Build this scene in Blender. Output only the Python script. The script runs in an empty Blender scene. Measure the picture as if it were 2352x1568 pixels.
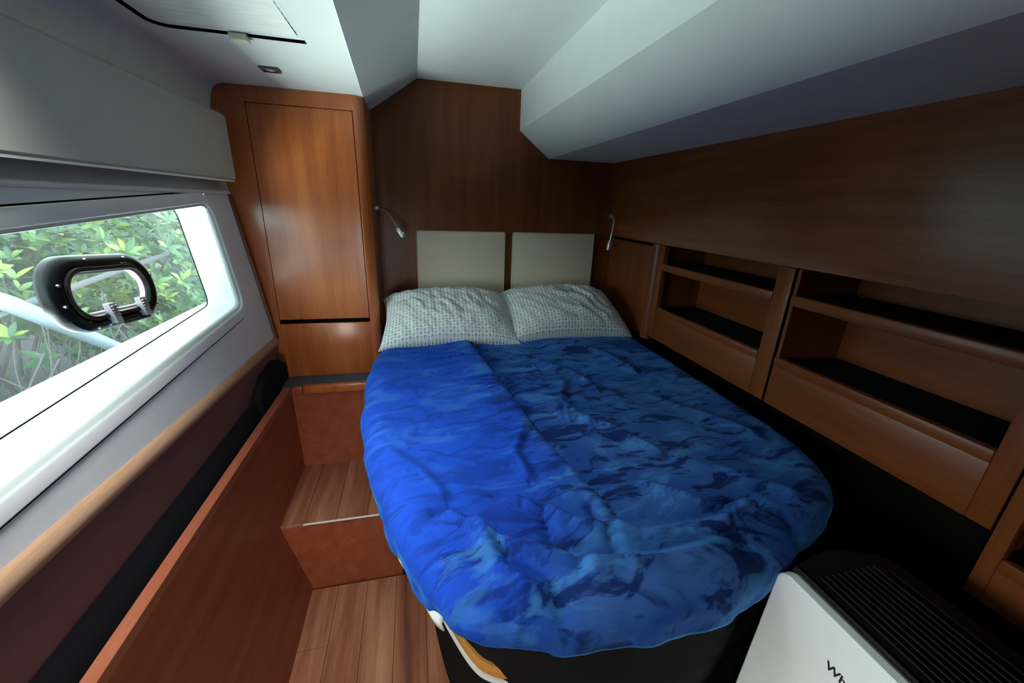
import bpy, bmesh, math, random
import numpy as np
from mathutils import Vector, Matrix, noise
from mathutils.geometry import tessellate_polygon

random.seed(7)
SC = bpy.context.scene
COL = SC.collection
H = 1.68                       # eye height above the cabin sole; all z below are relative to the eye

# ------------------------------------------------------------------ camera
yaw, pitch, roll = math.radians(14.0), math.radians(19.0), math.radians(-2.15)
h = Vector((math.sin(yaw), math.cos(yaw), 0)); r0 = Vector((math.cos(yaw), -math.sin(yaw), 0)); up = Vector((0, 0, 1))
F = math.cos(pitch)*h - math.sin(pitch)*up
U0 = math.sin(pitch)*h + math.cos(pitch)*up
Rv = math.cos(roll)*r0 - math.sin(roll)*U0
Uv = math.sin(roll)*r0 + math.cos(roll)*U0
cd = bpy.data.cameras.new('camera'); cam = bpy.data.objects.new('camera', cd); COL.objects.link(cam)
cd.sensor_width = 36.0; cd.lens = 36.0*910/2352; cd.clip_start = 0.02
cam.matrix_world = Matrix(((Rv.x, Uv.x, -F.x, 0), (Rv.y, Uv.y, -F.y, 0), (Rv.z, Uv.z, -F.z, H), (0, 0, 0, 1)))
SC.camera = cam

# ------------------------------------------------------------------ world, lights, exposure
w = bpy.data.worlds.new('sky'); SC.world = w; w.use_nodes = True
nt = w.node_tree; bg = nt.nodes['Background']
bg.inputs['Color'].default_value = (0.86, 0.95, 1.0, 1); bg.inputs['Strength'].default_value = 5.5

def area(name, loc, target, sx, sy, power, color):
    l = bpy.data.lights.new(name, 'AREA'); l.shape = 'RECTANGLE'; l.size = sx; l.size_y = sy
    l.energy = power; l.color = color
    o = bpy.data.objects.new(name, l); COL.objects.link(o)
    o.location = (loc[0], loc[1], loc[2]+H)
    d = Vector(target)-Vector(loc)
    o.rotation_euler = d.to_track_quat('-Z', 'Y').to_euler()
    return o
area('water_glare', (-1.62, 1.25, -1.16), (0.2, 1.25, 0.35), 2.2, 0.75, 180.0, (0.96, 1.0, 0.97))      # low sun thrown up off the water
area('aisle_fill', (-0.38, -0.93, -0.75), (-0.40, 0.9, -1.25), 0.5, 1.0, 1.4, (1.0, 0.98, 0.92)).data.spread = math.radians(60)      # added fill from behind the camera; no door stands here

l2 = area('hatch_daylight', (-0.47, 0.76, 0.412), (-0.22, 0.72, -1.3), 0.30, 0.42, 4.0, (0.98, 1.0, 0.97))      # sky light coming down through the near half of the ceiling hatch
l2.data.spread = math.radians(90)
l3 = area('side_fill', (-0.66, -0.30, -0.40), (0.72, 0.1, -1.25), 0.7, 0.3, 2.4, (0.97, 1.0, 0.98))      # added fill beside the camera, with no window behind it
l3.data.spread = math.radians(75)
vs = SC.view_settings
vs.view_transform = 'Standard'; vs.look = 'None'; vs.gamma = 1.0; vs.exposure = 1.0; vs.use_curve_mapping = False
SC.cycles.max_bounces = 10; SC.cycles.diffuse_bounces = 6; SC.cycles.transparent_max_bounces = 16
SC.cycles.use_denoising = True
SC.cycles.sample_clamp_indirect = 6.0

# ------------------------------------------------------------------ materials
def newmat(name):
    m = bpy.data.materials.new(name); m.use_nodes = True
    return m, m.node_tree, m.node_tree.nodes['Principled BSDF']
def coords(t, scale, kind='Object'):
    tc = t.nodes.new('ShaderNodeTexCoord'); mp = t.nodes.new('ShaderNodeMapping')
    mp.inputs['Scale'].default_value = scale
    t.links.new(tc.outputs[kind], mp.inputs['Vector']); return mp
def ramp(t, fac, stops):
    r = t.nodes.new('ShaderNodeValToRGB'); e = r.color_ramp.elements
    while len(e) < len(stops): e.new(0.5)
    for k, (p, c) in enumerate(stops):
        e[k].position = p; e[k].color = (*c, 1)
    t.links.new(fac, r.inputs['Fac']); return r
def noise_tex(t, vec, scale, detail=4, rough=0.55, dist=0.0):
    n = t.nodes.new('ShaderNodeTexNoise'); n.inputs['Scale'].default_value = scale; n.inputs['Detail'].default_value = detail
    n.inputs['Roughness'].default_value = rough; n.inputs['Distortion'].default_value = dist
    t.links.new(vec, n.inputs['Vector']); return n
def bump(t, p, hgt, strength, dist=0.002):
    b = t.nodes.new('ShaderNodeBump'); b.inputs['Strength'].default_value = strength; b.inputs['Distance'].default_value = dist
    t.links.new(hgt, b.inputs['Height']); t.links.new(b.outputs['Normal'], p.inputs['Normal'])
def plain(name, col, rough=0.5, metal=0.0, coat=0.0, fine=0.0, spec=0.5):
    m, t, p = newmat(name)
    p.inputs['Roughness'].default_value = rough; p.inputs['Metallic'].default_value = metal
    p.inputs['Coat Weight'].default_value = coat; p.inputs['Specular IOR Level'].default_value = spec
    mp = coords(t, (1, 1, 1)); n = noise_tex(t, mp.outputs[0], 9.0)
    r = ramp(t, n.outputs['Fac'], [(0.3, tuple(c*0.97 for c in col)), (0.7, tuple(min(1, c*1.02) for c in col))])
    t.links.new(r.outputs['Color'], p.inputs['Base Color'])
    if fine:
        n2 = noise_tex(t, mp.outputs[0], 420.0, 2); bump(t, p, n2.outputs['Fac'], fine, 0.001)
    return m
def wood(name, dark, mid, light, axis='z', rough=0.36, coat=0.06, bands=1.0, spec=0.3):
    m, t, p = newmat(name)
    s = {'z': (11, 11, 0.7), 'y': (11, 0.7, 11), 'x': (0.7, 11, 11)}[axis]
    mp = coords(t, s); n = noise_tex(t, mp.outputs[0], 1.6*bands, 5, 0.6, 0.3)
    r = ramp(t, n.outputs['Fac'], [(0.28, dark), (0.5, mid), (0.74, light)])
    s2 = tuple(q*12 for q in s); mp2 = coords(t, s2); n2 = noise_tex(t, mp2.outputs[0], 1.5, 3, 0.6)
    mix = t.nodes.new('ShaderNodeMix'); mix.data_type = 'RGBA'; mix.blend_type = 'MULTIPLY'; mix.inputs['Factor'].default_value = 0.35
    g = ramp(t, n2.outputs['Fac'], [(0.35, (0.62, 0.58, 0.55)), (0.6, (1, 1, 1))])
    t.links.new(r.outputs['Color'], mix.inputs[6]); t.links.new(g.outputs['Color'], mix.inputs[7])
    t.links.new(mix.outputs[2], p.inputs['Base Color'])
    p.inputs['Roughness'].default_value = rough; p.inputs['Coat Weight'].default_value = coat; p.inputs['Coat Roughness'].default_value = 0.2
    p.inputs['Specular IOR Level'].default_value = spec
    bump(t, p, n2.outputs['Fac'], 0.05, 0.001)
    return m

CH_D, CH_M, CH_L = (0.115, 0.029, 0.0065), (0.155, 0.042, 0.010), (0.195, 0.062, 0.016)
WD, WM, WL = (0.34, 0.080, 0.018), (0.45, 0.118, 0.029), (0.54, 0.165, 0.045)  # wardrobe cherry lightened for window light; the walls keep the shaded tone
M = {}
M['cherry'] = wood('cherry_veneer', CH_D, CH_M, CH_L, 'z')
M['cherry_y'] = wood('cherry_veneer_lengthwise', CH_D, CH_M, CH_L, 'y')
M['cherry_x'] = wood('cherry_veneer_crosswise', CH_D, CH_M, CH_L, 'x')
M['cherry_lit'] = wood('cherry_veneer_lit', WD, WM, WL, 'z', 0.30, 0.85)
M['cherry_gloss'] = wood('glossy_cherry_veneer', (0.16, 0.045, 0.011), (0.21, 0.062, 0.016), (0.26, 0.088, 0.025), 'y', 0.26, 0.8)
M['redwood'] = wood('red_stained_panel', (0.22, 0.052, 0.024), (0.28, 0.070, 0.033), (0.34, 0.092, 0.044), 'y', 0.4, 0.1)
M['redwood_cap'] = wood('red_stained_cap', (0.30, 0.085, 0.045), (0.36, 0.11, 0.058), (0.42, 0.14, 0.075), 'y', 0.4, 0.1)
M['railwood'] = wood('pale_worn_rail', (0.36, 0.20, 0.12), (0.46, 0.28, 0.17), (0.55, 0.36, 0.23), 'y', 0.4, 0.1)
M['orangewood'] = wood('orange_bed_rail', (0.5, 0.2, 0.04), (0.62, 0.27, 0.06), (0.7, 0.34, 0.09), 'y', 0.4, 0.1)
M['plank'] = wood('laminate_plank', (0.13, 0.044, 0.024), (0.28, 0.105, 0.056), (0.47, 0.235, 0.14), 'y', 0.42, 0.05, 0.8)
M['ceil'] = plain('ceiling_vinyl', (0.72, 0.77, 0.75), 0.55, fine=0.06)
M['ceil_slope'] = plain('ceiling_vinyl_slope', (0.72, 0.77, 0.75), 0.5, fine=0.06)
M['liner'] = plain('grey_hull_liner', (0.66, 0.665, 0.69), 0.6, fine=0.05)
M['pad'] = plain('grey_padded_vinyl', (0.42, 0.44, 0.40), 0.6, fine=0.10)
M['gel'] = plain('white_gelcoat', (0.40, 0.435, 0.425), 0.25)
M['white'] = plain('white_plastic', (0.78, 0.80, 0.76), 0.4)
M['cream'] = plain('cream_plastic', (0.66, 0.66, 0.52), 0.45)
M['leather'] = plain('plum_brown_vinyl', (0.15, 0.068, 0.072), 0.42, fine=0.08)
M['black'] = plain('black_plastic', (0.004, 0.004, 0.005), 0.35, spec=0.2)
M['gap'] = plain('dark_gap', (0.005, 0.004, 0.0035), 0.95, spec=0.03)
M['dark_matt'] = plain('matt_black', (0.010, 0.010, 0.012), 0.95, fine=0.3, spec=0.1)
M['greycarpet'] = plain('grey_ribbed_mat', (0.07, 0.075, 0.085), 0.7, fine=0.3)
M['chrome'] = plain('brushed_chrome', (0.72, 0.72, 0.72), 0.33, 0.75)
M['darkchrome'] = plain('dark_chrome', (0.10, 0.09, 0.09), 0.3, 0.6)
M['steel'] = plain('dull_steel', (0.4, 0.4, 0.42), 0.4, 1.0)
M['lens'] = plain('frosted_lens', (0.55, 0.52, 0.52), 0.35)
M['cushion'] = plain('beige_leatherette', (0.58, 0.50, 0.38), 0.55, fine=0.25)
M['mattress'] = plain('charcoal_mattress', (0.009, 0.009, 0.010), 0.85, fine=0.3, spec=0.1)
M['sheet'] = plain('white_cotton', (0.78, 0.80, 0.82), 0.85, fine=0.2)
M['acwhite'] = plain('white_appliance', (0.82, 0.86, 0.83), 0.42)
M['acblack'] = plain('black_appliance', (0.005, 0.005, 0.005), 0.5, spec=0.25)
M['acgrey'] = plain('grey_edge', (0.32, 0.34, 0.33), 0.4)
M['ink'] = plain('dark_lettering', (0.01, 0.012, 0.02), 0.5)
M['latch'] = plain('grey_latch', (0.30, 0.31, 0.36), 0.35)
M['bark'] = plain('grey_bark', (0.05, 0.047, 0.045), 0.8)
M['pipe'] = plain('pale_blue_pipe', (0.09, 0.12, 0.135), 0.5)
M['rope'] = plain('grey_rope', (0.03, 0.04, 0.047), 0.8)
M['mud'] = plain('mud_bank', (0.008, 0.011, 0.011), 0.9)

def glass(name, tint, refl, haze):
    m = bpy.data.materials.new(name); m.use_nodes = True; t = m.node_tree; t.nodes.clear()
    out = t.nodes.new('ShaderNodeOutputMaterial'); tr = t.nodes.new('ShaderNodeBsdfTransparent'); gl = t.nodes.new('ShaderNodeBsdfGlossy')
    tl = t.nodes.new('ShaderNodeBsdfTranslucent'); m1 = t.nodes.new('ShaderNodeMixShader'); m2 = t.nodes.new('ShaderNodeMixShader')
    lw = t.nodes.new('ShaderNodeLayerWeight'); lw.inputs['Blend'].default_value = 0.5      # same from both sides
    fr = t.nodes.new('ShaderNodeMapRange'); fr.inputs['From Min'].default_value = 0.35; fr.inputs['From Max'].default_value = 1.0
    fr.inputs['To Min'].default_value = 0.03; fr.inputs['To Max'].default_value = refl
    t.links.new(lw.outputs['Facing'], fr.inputs['Value'])
    tr.inputs['Color'].default_value = (*tint, 1); gl.inputs['Roughness'].default_value = 0.02
    tl.inputs['Color'].default_value = (0.85, 0.95, 0.97, 1)
    n = noise_tex(t, coords(t, (3, 3, 3)).outputs[0], 2.2, 5, 0.6, 0.6)
    r = ramp(t, n.outputs['Fac'], [(0.3, (haze*0.7,)*3), (0.75, (haze*1.3,)*3)])
    t.links.new(r.outputs['Color'], m1.inputs['Fac']); t.links.new(tr.outputs[0], m1.inputs[1]); t.links.new(tl.outputs[0], m1.inputs[2])
    t.links.new(fr.outputs[0], m2.inputs['Fac']); t.links.new(m1.outputs[0], m2.inputs[1]); t.links.new(gl.outputs[0], m2.inputs[2])
    t.links.new(m2.outputs[0], out.inputs['Surface']); return m
M['pane'] = glass('hazy_acrylic_pane', (0.66, 0.80, 0.79), 0.25, 0.012)
M['clear'] = glass('clear_acrylic_pane', (0.85, 0.87, 0.80), 0.25, 0.01)

def blind_mat():
    m, t, p = newmat('pleated_blind')
    n = noise_tex(t, coords(t, (6, 60, 6)).outputs[0], 1.4, 4, 0.6, 0.5)
    r = ramp(t, n.outputs['Fac'], [(0.3, (0.72, 0.75, 0.70)), (0.7, (0.86, 0.89, 0.84))])
    t.links.new(r.outputs['Color'], p.inputs['Base Color']); p.inputs['Roughness'].default_value = 0.8
    bump(t, p, n.outputs['Fac'], 0.3, 0.004); return m
M['blind'] = blind_mat()

def leaf_mat(name, c, y):
    m, t, p = newmat(name)
    oi = t.nodes.new('ShaderNodeObjectInfo'); at = t.nodes.new('ShaderNodeAttribute'); at.attribute_name = 'shade'
    add = t.nodes.new('ShaderNodeMath'); add.operation = 'ADD'
    mul = t.nodes.new('ShaderNodeMath'); mul.operation = 'MULTIPLY'
    t.links.new(oi.outputs['Random'], mul.inputs[0]); t.links.new(at.outputs['Fac'], add.inputs[0])
    mul.inputs[1].default_value = y; t.links.new(mul.outputs[0], add.inputs[1])
    r = ramp(t, add.outputs[0], c)
    t.links.new(r.outputs['Color'], p.inputs['Base Color']); p.inputs['Roughness'].default_value = 0.35
    tl = t.nodes.new('ShaderNodeBsdfTranslucent'); mx = t.nodes.new('ShaderNodeMixShader'); mx.inputs[0].default_value = 0.3
    t.links.new(r.outputs['Color'], tl.inputs['Color']); t.links.new(p.outputs[0], mx.inputs[1]); t.links.new(tl.outputs[0], mx.inputs[2])
    t.links.new(mx.outputs[0], t.nodes['Material Output'].inputs['Surface']); return m
LEAFC = [(0.0, (0.012, 0.048, 0.020)), (0.40, (0.032, 0.11, 0.036)), (0.75, (0.085, 0.185, 0.04)), (1.0, (0.23, 0.27, 0.03))]
M['leaf'] = leaf_mat('mangrove_leaf', LEAFC, 1.0)
M['foliage'] = leaf_mat('mangrove_foliage', LEAFC, 0.0)

def water_mat():
    m, t, p = newmat('water'); p.inputs['Base Color'].default_value = (0.05, 0.09, 0.09, 1); p.inputs['Roughness'].default_value = 0.06
    n = noise_tex(t, coords(t, (1, 1, 1)).outputs[0], 7.0, 3); bump(t, p, n.outputs['Fac'], 0.4, 0.05); return m
M['water'] = water_mat()

def mnode(t, op, a, b=None, c=None):
    n = t.nodes.new('ShaderNodeMath'); n.operation = op
    for k, v in enumerate((a, b, c)):
        if v is None: continue
        if isinstance(v, (int, float)): n.inputs[k].default_value = v
        else: t.links.new(v, n.inputs[k])
    return n.outputs[0]
def pillow_mat():
    m, t, p = newmat('anchor_print_cotton')
    uv = t.nodes.new('ShaderNodeUVMap'); sp = t.nodes.new('ShaderNodeSeparateXYZ'); t.links.new(uv.outputs[0], sp.inputs[0])
    u = mnode(t, 'MULTIPLY', sp.outputs[0], 40.0); v = mnode(t, 'MULTIPLY', sp.outputs[1], 24.0)
    cu = mnode(t, 'FLOOR', u); fu = mnode(t, 'SUBTRACT', mnode(t, 'SUBTRACT', u, cu), 0.5)
    fv = mnode(t, 'SUBTRACT', mnode(t, 'FRACT', v), 0.5)
    par = mnode(t, 'MODULO', cu, 2.0); sg = mnode(t, 'SUBTRACT', mnode(t, 'MULTIPLY', par, 2.0), 1.0)
    y = mnode(t, 'MULTIPLY', fv, sg); x = mnode(t, 'ABSOLUTE', fu)
    shaft = mnode(t, 'MULTIPLY', mnode(t, 'LESS_THAN', x, 0.07), mnode(t, 'LESS_THAN', mnode(t, 'ABSOLUTE', y), 0.40))
    rr = mnode(t, 'SQRT', mnode(t, 'ADD', mnode(t, 'MULTIPLY', x, x), mnode(t, 'POWER', mnode(t, 'ADD', y, 0.02), 2.0)))
    arc = mnode(t, 'MULTIPLY', mnode(t, 'LESS_THAN', mnode(t, 'ABSOLUTE', mnode(t, 'SUBTRACT', rr, 0.36)), 0.06), mnode(t, 'LESS_THAN', y, -0.08))
    bar = mnode(t, 'MULTIPLY', mnode(t, 'LESS_THAN', x, 0.22), mnode(t, 'LESS_THAN', mnode(t, 'ABSOLUTE', mnode(t, 'SUBTRACT', y, 0.26)), 0.05))
    k = mnode(t, 'MAXIMUM', mnode(t, 'MAXIMUM', shaft, arc), bar)
    mix = t.nodes.new('ShaderNodeMix'); mix.data_type = 'RGBA'
    mix.inputs[6].default_value = (0.70, 0.74, 0.72, 1); mix.inputs[7].default_value = (0.13, 0.16, 0.17, 1)
    t.links.new(mnode(t, 'MULTIPLY', k, 0.85), mix.inputs['Factor']); t.links.new(mix.outputs[2], p.inputs['Base Color'])
    p.inputs['Roughness'].default_value = 0.9; p.inputs['Specular IOR Level'].default_value = 0.2
    return m
M['pillow'] = pillow_mat()

def blanket_mat():
    m, t, p = newmat('blue_plush')
    at = t.nodes.new('ShaderNodeAttribute'); at.attribute_name = 'side_shade'
    br = t.nodes.new('ShaderNodeAttribute'); br.attribute_name = 'brush'
    tc = t.nodes.new('ShaderNodeTexCoord')
    def rot(ang, sc):
        mp = t.nodes.new('ShaderNodeMapping'); mp.inputs['Rotation'].default_value = (0, 0, ang); mp.inputs['Scale'].default_value = sc
        t.links.new(tc.outputs['Object'], mp.inputs['Vector']); return mp.outputs[0]
    n1 = noise_tex(t, rot(0.4, (1, 1, 1)), 3.0, 5, 0.55, 0.5)
    # window light painted in: royal blue to dimmer steel; strokes follow the brushed pile
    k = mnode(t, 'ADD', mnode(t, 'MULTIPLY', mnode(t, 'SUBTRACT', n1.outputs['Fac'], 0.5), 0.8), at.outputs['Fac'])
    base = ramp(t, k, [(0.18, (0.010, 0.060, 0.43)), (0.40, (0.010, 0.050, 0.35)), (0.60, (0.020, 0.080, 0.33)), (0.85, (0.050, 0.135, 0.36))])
    sa = noise_tex(t, rot(0.55, (1.3, 3.6, 1)), 5.2, 4, 0.6, 0.9)
    sb = noise_tex(t, rot(-0.7, (1.2, 3.0, 1)), 4.0, 4, 0.6, 1.1)
    da = ramp(t, sa.outputs['Fac'], [(0.40, (0, 0, 0)), (0.47, (1, 1, 1))])
    db = ramp(t, sb.outputs['Fac'], [(0.37, (0, 0, 0)), (0.44, (1, 1, 1))])
    la = ramp(t, sb.outputs['Fac'], [(0.53, (0, 0, 0)), (0.62, (1, 1, 1))])
    sc_ = noise_tex(t, rot(0.2, (1.6, 1.0, 1)), 17.0, 5, 0.65, 0.8)
    lc = ramp(t, sc_.outputs['Fac'], [(0.50, (0, 0, 0)), (0.66, (1, 1, 1))])
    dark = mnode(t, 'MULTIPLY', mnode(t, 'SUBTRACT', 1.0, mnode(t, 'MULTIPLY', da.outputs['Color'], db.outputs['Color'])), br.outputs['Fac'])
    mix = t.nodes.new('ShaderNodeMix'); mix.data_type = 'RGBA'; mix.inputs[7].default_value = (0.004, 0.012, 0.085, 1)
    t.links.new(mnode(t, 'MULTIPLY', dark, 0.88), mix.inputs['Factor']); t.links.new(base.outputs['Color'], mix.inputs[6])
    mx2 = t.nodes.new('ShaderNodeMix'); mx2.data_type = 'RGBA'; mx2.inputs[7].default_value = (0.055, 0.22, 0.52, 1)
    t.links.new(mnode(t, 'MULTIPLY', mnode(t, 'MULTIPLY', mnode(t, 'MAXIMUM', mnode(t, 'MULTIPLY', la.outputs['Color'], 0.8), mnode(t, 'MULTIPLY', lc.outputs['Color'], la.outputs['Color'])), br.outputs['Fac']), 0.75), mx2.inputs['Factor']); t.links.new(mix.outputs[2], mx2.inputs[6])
    t.links.new(mx2.outputs[2], p.inputs['Base Color'])
    p.inputs['Roughness'].default_value = 0.85; p.inputs['Specular IOR Level'].default_value = 0.08
    p.inputs['Sheen Weight'].default_value = 0.4; p.inputs['Sheen Roughness'].default_value = 0.3
    p.inputs['Sheen Tint'].default_value = (0.10, 0.45, 1.0, 1)
    n3 = noise_tex(t, rot(0, (1, 1, 1)), 260.0, 2); bump(t, p, n3.outputs['Fac'], 0.25, 0.002)
    return m
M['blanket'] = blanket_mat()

# ------------------------------------------------------------------ builders
class B:
    def __init__(s): s.v = []; s.f = []
    def add(s, vs, fs):
        k = len(s.v); s.v += [tuple(q) for q in vs]; s.f += [tuple(i+k for i in f) for f in fs]; return s
    def box(s, x0, x1, y0, y1, z0, z1, bev=0.0, seg=2):
        bm = bmesh.new(); bmesh.ops.create_cube(bm, size=1)
        for v in bm.verts: v.co = Vector(((x0+x1)/2+v.co.x*(x1-x0), (y0+y1)/2+v.co.y*(y1-y0), (z0+z1)/2+v.co.z*(z1-z0)))
        if bev: bmesh.ops.bevel(bm, geom=list(bm.edges), offset=bev, segments=seg, affect='EDGES', profile=0.5)
        return s.bm(bm)
    def bm(s, bm):
        bm.verts.index_update(); s.add([v.co[:] for v in bm.verts], [[v.index for v in f.verts] for f in bm.faces]); bm.free(); return s
    def prism(s, poly, axis, a, b):
        """closed polygon swept along an axis; poly holds the two other coordinates in axis order"""
        def P(q, t):
            return {'x': (t, q[0], q[1]), 'y': (q[0], t, q[1]), 'z': (q[0], q[1], t)}[axis]
        n = len(poly); vs = [P(q, a) for q in poly]+[P(q, b) for q in poly]
        fs = [(i, (i+1) % n, n+(i+1) % n, n+i) for i in range(n)]
        tri = tessellate_polygon([[Vector((q[0], q[1], 0)) for q in poly]])
        fs += [tuple(t) for t in tri]+[tuple(n+i for i in reversed(t)) for t in tri]
        return s.add(vs, fs)
    def strip(s, rows, closed=False):
        m = len(rows[0]); vs = [p for r in rows for p in r]; fs = []
        for i in range(len(rows)-1):
            for j in range(m if closed else m-1):
                j2 = (j+1) % m; fs.append((i*m+j, i*m+j2, (i+1)*m+j2, (i+1)*m+j))
        return s.add(vs, fs)
    def tube(s, path, rad, n=10, cap=True):
        path = [Vector(p) for p in path]; rows = []; ref = Vector((0.13, 0.21, 0.97))
        for i, p in enumerate(path):
            d = (path[min(i+1, len(path)-1)]-path[max(i-1, 0)]).normalized()
            a = d.cross(ref); a = a.normalized() if a.length > 1e-4 else d.orthogonal().normalized()
            b = d.cross(a); r = rad[i] if isinstance(rad, (list, tuple)) else rad
            rows.append([p+a*(math.cos(2*math.pi*k/n)*r)+b*(math.sin(2*math.pi*k/n)*r) for k in range(n)])
        k0 = len(s.v); s.strip(rows, True)
        if cap:
            s.f.append(tuple(k0+i for i in range(n))); L = k0+(len(path)-1)*n; s.f.append(tuple(L+i for i in reversed(range(n))))
        return s

def world_loc(o):
    l = Vector((0, 0, 0))
    while o: l += o.location; o = o.parent
    return l
def obj(name, b, mat, parent=None, smooth=35, base=None, kind=None):
    vs = [Vector((q[0], q[1], q[2]+H)) for q in b.v]
    me = bpy.data.meshes.new(name); o = bpy.data.objects.new(name, me); COL.objects.link(o)
    if parent: o.parent = parent; org = world_loc(parent)
    else:
        a = np.array([q[:] for q in vs]); lo, hi = a.min(0), a.max(0)
        org = Vector(((lo[0]+hi[0])/2, (lo[1]+hi[1])/2, lo[2])); o.location = org
    me.from_pydata([(q-org)[:] for q in vs], [], b.f)
    bm = bmesh.new(); bm.from_mesh(me); bmesh.ops.recalc_face_normals(bm, faces=bm.faces); bm.to_mesh(me); bm.free()
    me.materials.append(M[mat])
    if smooth:
        me.shade_smooth(); me.set_sharp_from_angle(angle=math.radians(smooth))
    if kind: o['kind'] = kind
    return o
def tag(o, label, cat, group=None):
    o['label'] = label; o['category'] = cat
    if group: o['group'] = group
    return o
def thing(name, loc, label, cat, group=None):
    o = bpy.data.objects.new(name, None); COL.objects.link(o); o.location = (loc[0], loc[1], loc[2]+H); o.empty_display_size = 0.05
    return tag(o, label, cat, group)
def struct(name, b, mat, **k): return obj(name, b, mat, kind='structure', **k)
def bx(*a, **k): return B().box(*a, **k)

def smooth_closed(pts, n):
    """Catmull-Rom through a closed loop of 2-D points, n samples evenly spaced"""
    P = [np.array(p, float) for p in pts]; out = []
    for i in range(len(P)):
        a, b, c, d = P[i-1], P[i], P[(i+1) % len(P)], P[(i+2) % len(P)]
        for t in np.linspace(0, 1, 24, endpoint=False):
            out.append(0.5*((2*b)+(c-a)*t+(2*a-5*b+4*c-d)*t*t+(3*b-a-3*c+d)*t**3))
    return resample(out, n)
def resample(out, n):
    out = np.array(out+[out[0]]) if isinstance(out, list) else np.vstack([out, out[:1]])
    L = np.r_[0, np.cumsum(np.linalg.norm(np.diff(out, axis=0), axis=1))]
    t = np.linspace(0, L[-1], n, endpoint=False)
    return np.stack([np.interp(t, L, out[:, k]) for k in range(2)], 1)
def rounded(pts, rads, seg=8):
    """polygon with rounded corners"""
    n = len(pts); out = []
    for i in range(n):
        p = np.array(pts[i], float); a = np.array(pts[i-1], float)-p; c = np.array(pts[(i+1) % n], float)-p
        a /= np.linalg.norm(a); c /= np.linalg.norm(c); r = rads[i] if isinstance(rads, (list, tuple)) else rads
        if r <= 0: out.append(p); continue
        half = math.acos(max(-1, min(1, float(a@c))))/2; d = r/math.tan(half)
        m = (a+c)/np.linalg.norm(a+c); ctr = p+m*(r/math.sin(half)); s0 = p+a*d-ctr; s1 = p+c*d-ctr
        ang = math.acos(max(-1, min(1, float(s0@s1)/r/r)))
        for k in range(seg+1):
            f = k/seg; out.append(ctr+(s0*math.sin((1-f)*ang)+s1*math.sin(f*ang))/math.sin(ang))
    return np.array(out)
def inset(loop, d):
    """move a closed loop inward by d (any winding)"""
    L = np.array(loop); nx = np.roll(L, -1, 0)-np.roll(L, 1, 0); nx /= np.linalg.norm(nx, axis=1)[:, None]+1e-9
    area = np.sum(L[:, 0]*np.roll(L[:, 1], -1)-np.roll(L[:, 0], -1)*L[:, 1])
    nrm = np.stack([-nx[:, 1], nx[:, 0]], 1)*(1 if area > 0 else -1)
    return L+nrm*d

# ================================================================== STRUCTURE
YB, YN = 2.375, -1.0           # bulkhead behind the bed, near end of the cabin
# ---- ceiling
def ex(name, poly, mat, parent=None, y0=YN, y1=YB):
    b = B().prism(poly, 'y', y0, y1); return b
ceiling = struct('ceiling', ex('c', [(0.0, 0.586), (0.64, 0.586), (0.64, 0.63), (0.0, 0.63)], 'ceil'), 'ceil')
xe = lambda y: -0.19+0.039*(2.05-y)
b = B()
for (za, zb) in ((0.42, 0.58), (0.435, 0.59)): pass
rows = [[(xe(y), y, 0.418), (0.047, y, 0.586), (0.047, y, 0.63), (xe(y)-0.03, y, 0.46)] for y in np.linspace(YN, YB, 12)]
obj('sloped_panel', B().strip(rows, True), 'ceil', ceiling)
# low headlining on the window side with the hatch opening
HX0, HX1, HY0, HY1 = -0.66, -0.279, 0.55, 1.475
hole = rounded([(HX0, HY0), (HX1, HY0), (HX1, HY1), (HX0, HY1)], [0.04, 0.004, 0.004, 0.05])
outer = [(-0.70, YN), (xe(YN), YN), (xe(2.06), 2.06), (-0.70, 2.06)]
b = B(); pts = [Vector((*q, 0)) for q in outer]; hp = [Vector((*q, 0)) for q in hole]
tri = tessellate_polygon([pts, hp]); allp = outer+[tuple(q) for q in hole]
b.add([(q[0], q[1], 0.42) for q in allp], [tuple(t) for t in tri])
obj('headlining_panel', b, 'ceil', ceiling)
arc = [(-0.70, 0.42), (-0.715, 0.4195), (-0.73, 0.417), (-0.743, 0.412), (-0.754, 0.402), (-0.762, 0.388), (-0.768, 0.37), (-0.775, 0.34), (-0.78, 0.304)]
rows = [[(p[0], y, p[1]) for p in arc] for y in (YN, 0.5, 2.06)]
obj('cove', B().strip(rows), 'ceil', ceiling)
# big boxed beam on the bed side
beam = B().prism([(0.592, 0.62), (0.592, 0.389), (0.768, 0.256), (1.30, 0.256), (1.30, 0.62)], 'y', YN, YB)
obj('beam', beam, 'ceil_slope', ceiling)
obj('upper_deck', bx(-1.0, 1.7, YN-0.05, YB+0.06, 0.64, 0.67), 'ceil', ceiling)
obj('closing_panel', bx(-0.98, -0.62, YN, 2.4, 0.47, 0.5), 'ceil', ceiling)
# ---- bulkhead and other walls
struct('wall_back', bx(-1.0, 1.7, YB, YB+0.04, -1.75, 0.66), 'cherry')
struct('wall_near', bx(-1.0, 1.7, YN-0.04, YN, -1.75, 0.66), 'cherry')
b = B().strip([[(1.17, YN, 0.27), (1.203, YN, -0.16), (1.24, YN, -0.16), (1.30, YN, 0.27)], [(1.17, YB, 0.27), (1.203, YB, -0.16), (1.24, YB, -0.16), (1.30, YB, 0.27)]], True)
wall_right = struct('wall_right', b, 'cherry_gloss')
obj('outer_skin', bx(1.56, 1.60, YN, YB, -1.75, 0.64), 'gap', wall_right)
obj('lower_skirting', bx(1.30, 1.34, YN, YB, -1.68, -0.66), 'gap', wall_right)

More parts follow.
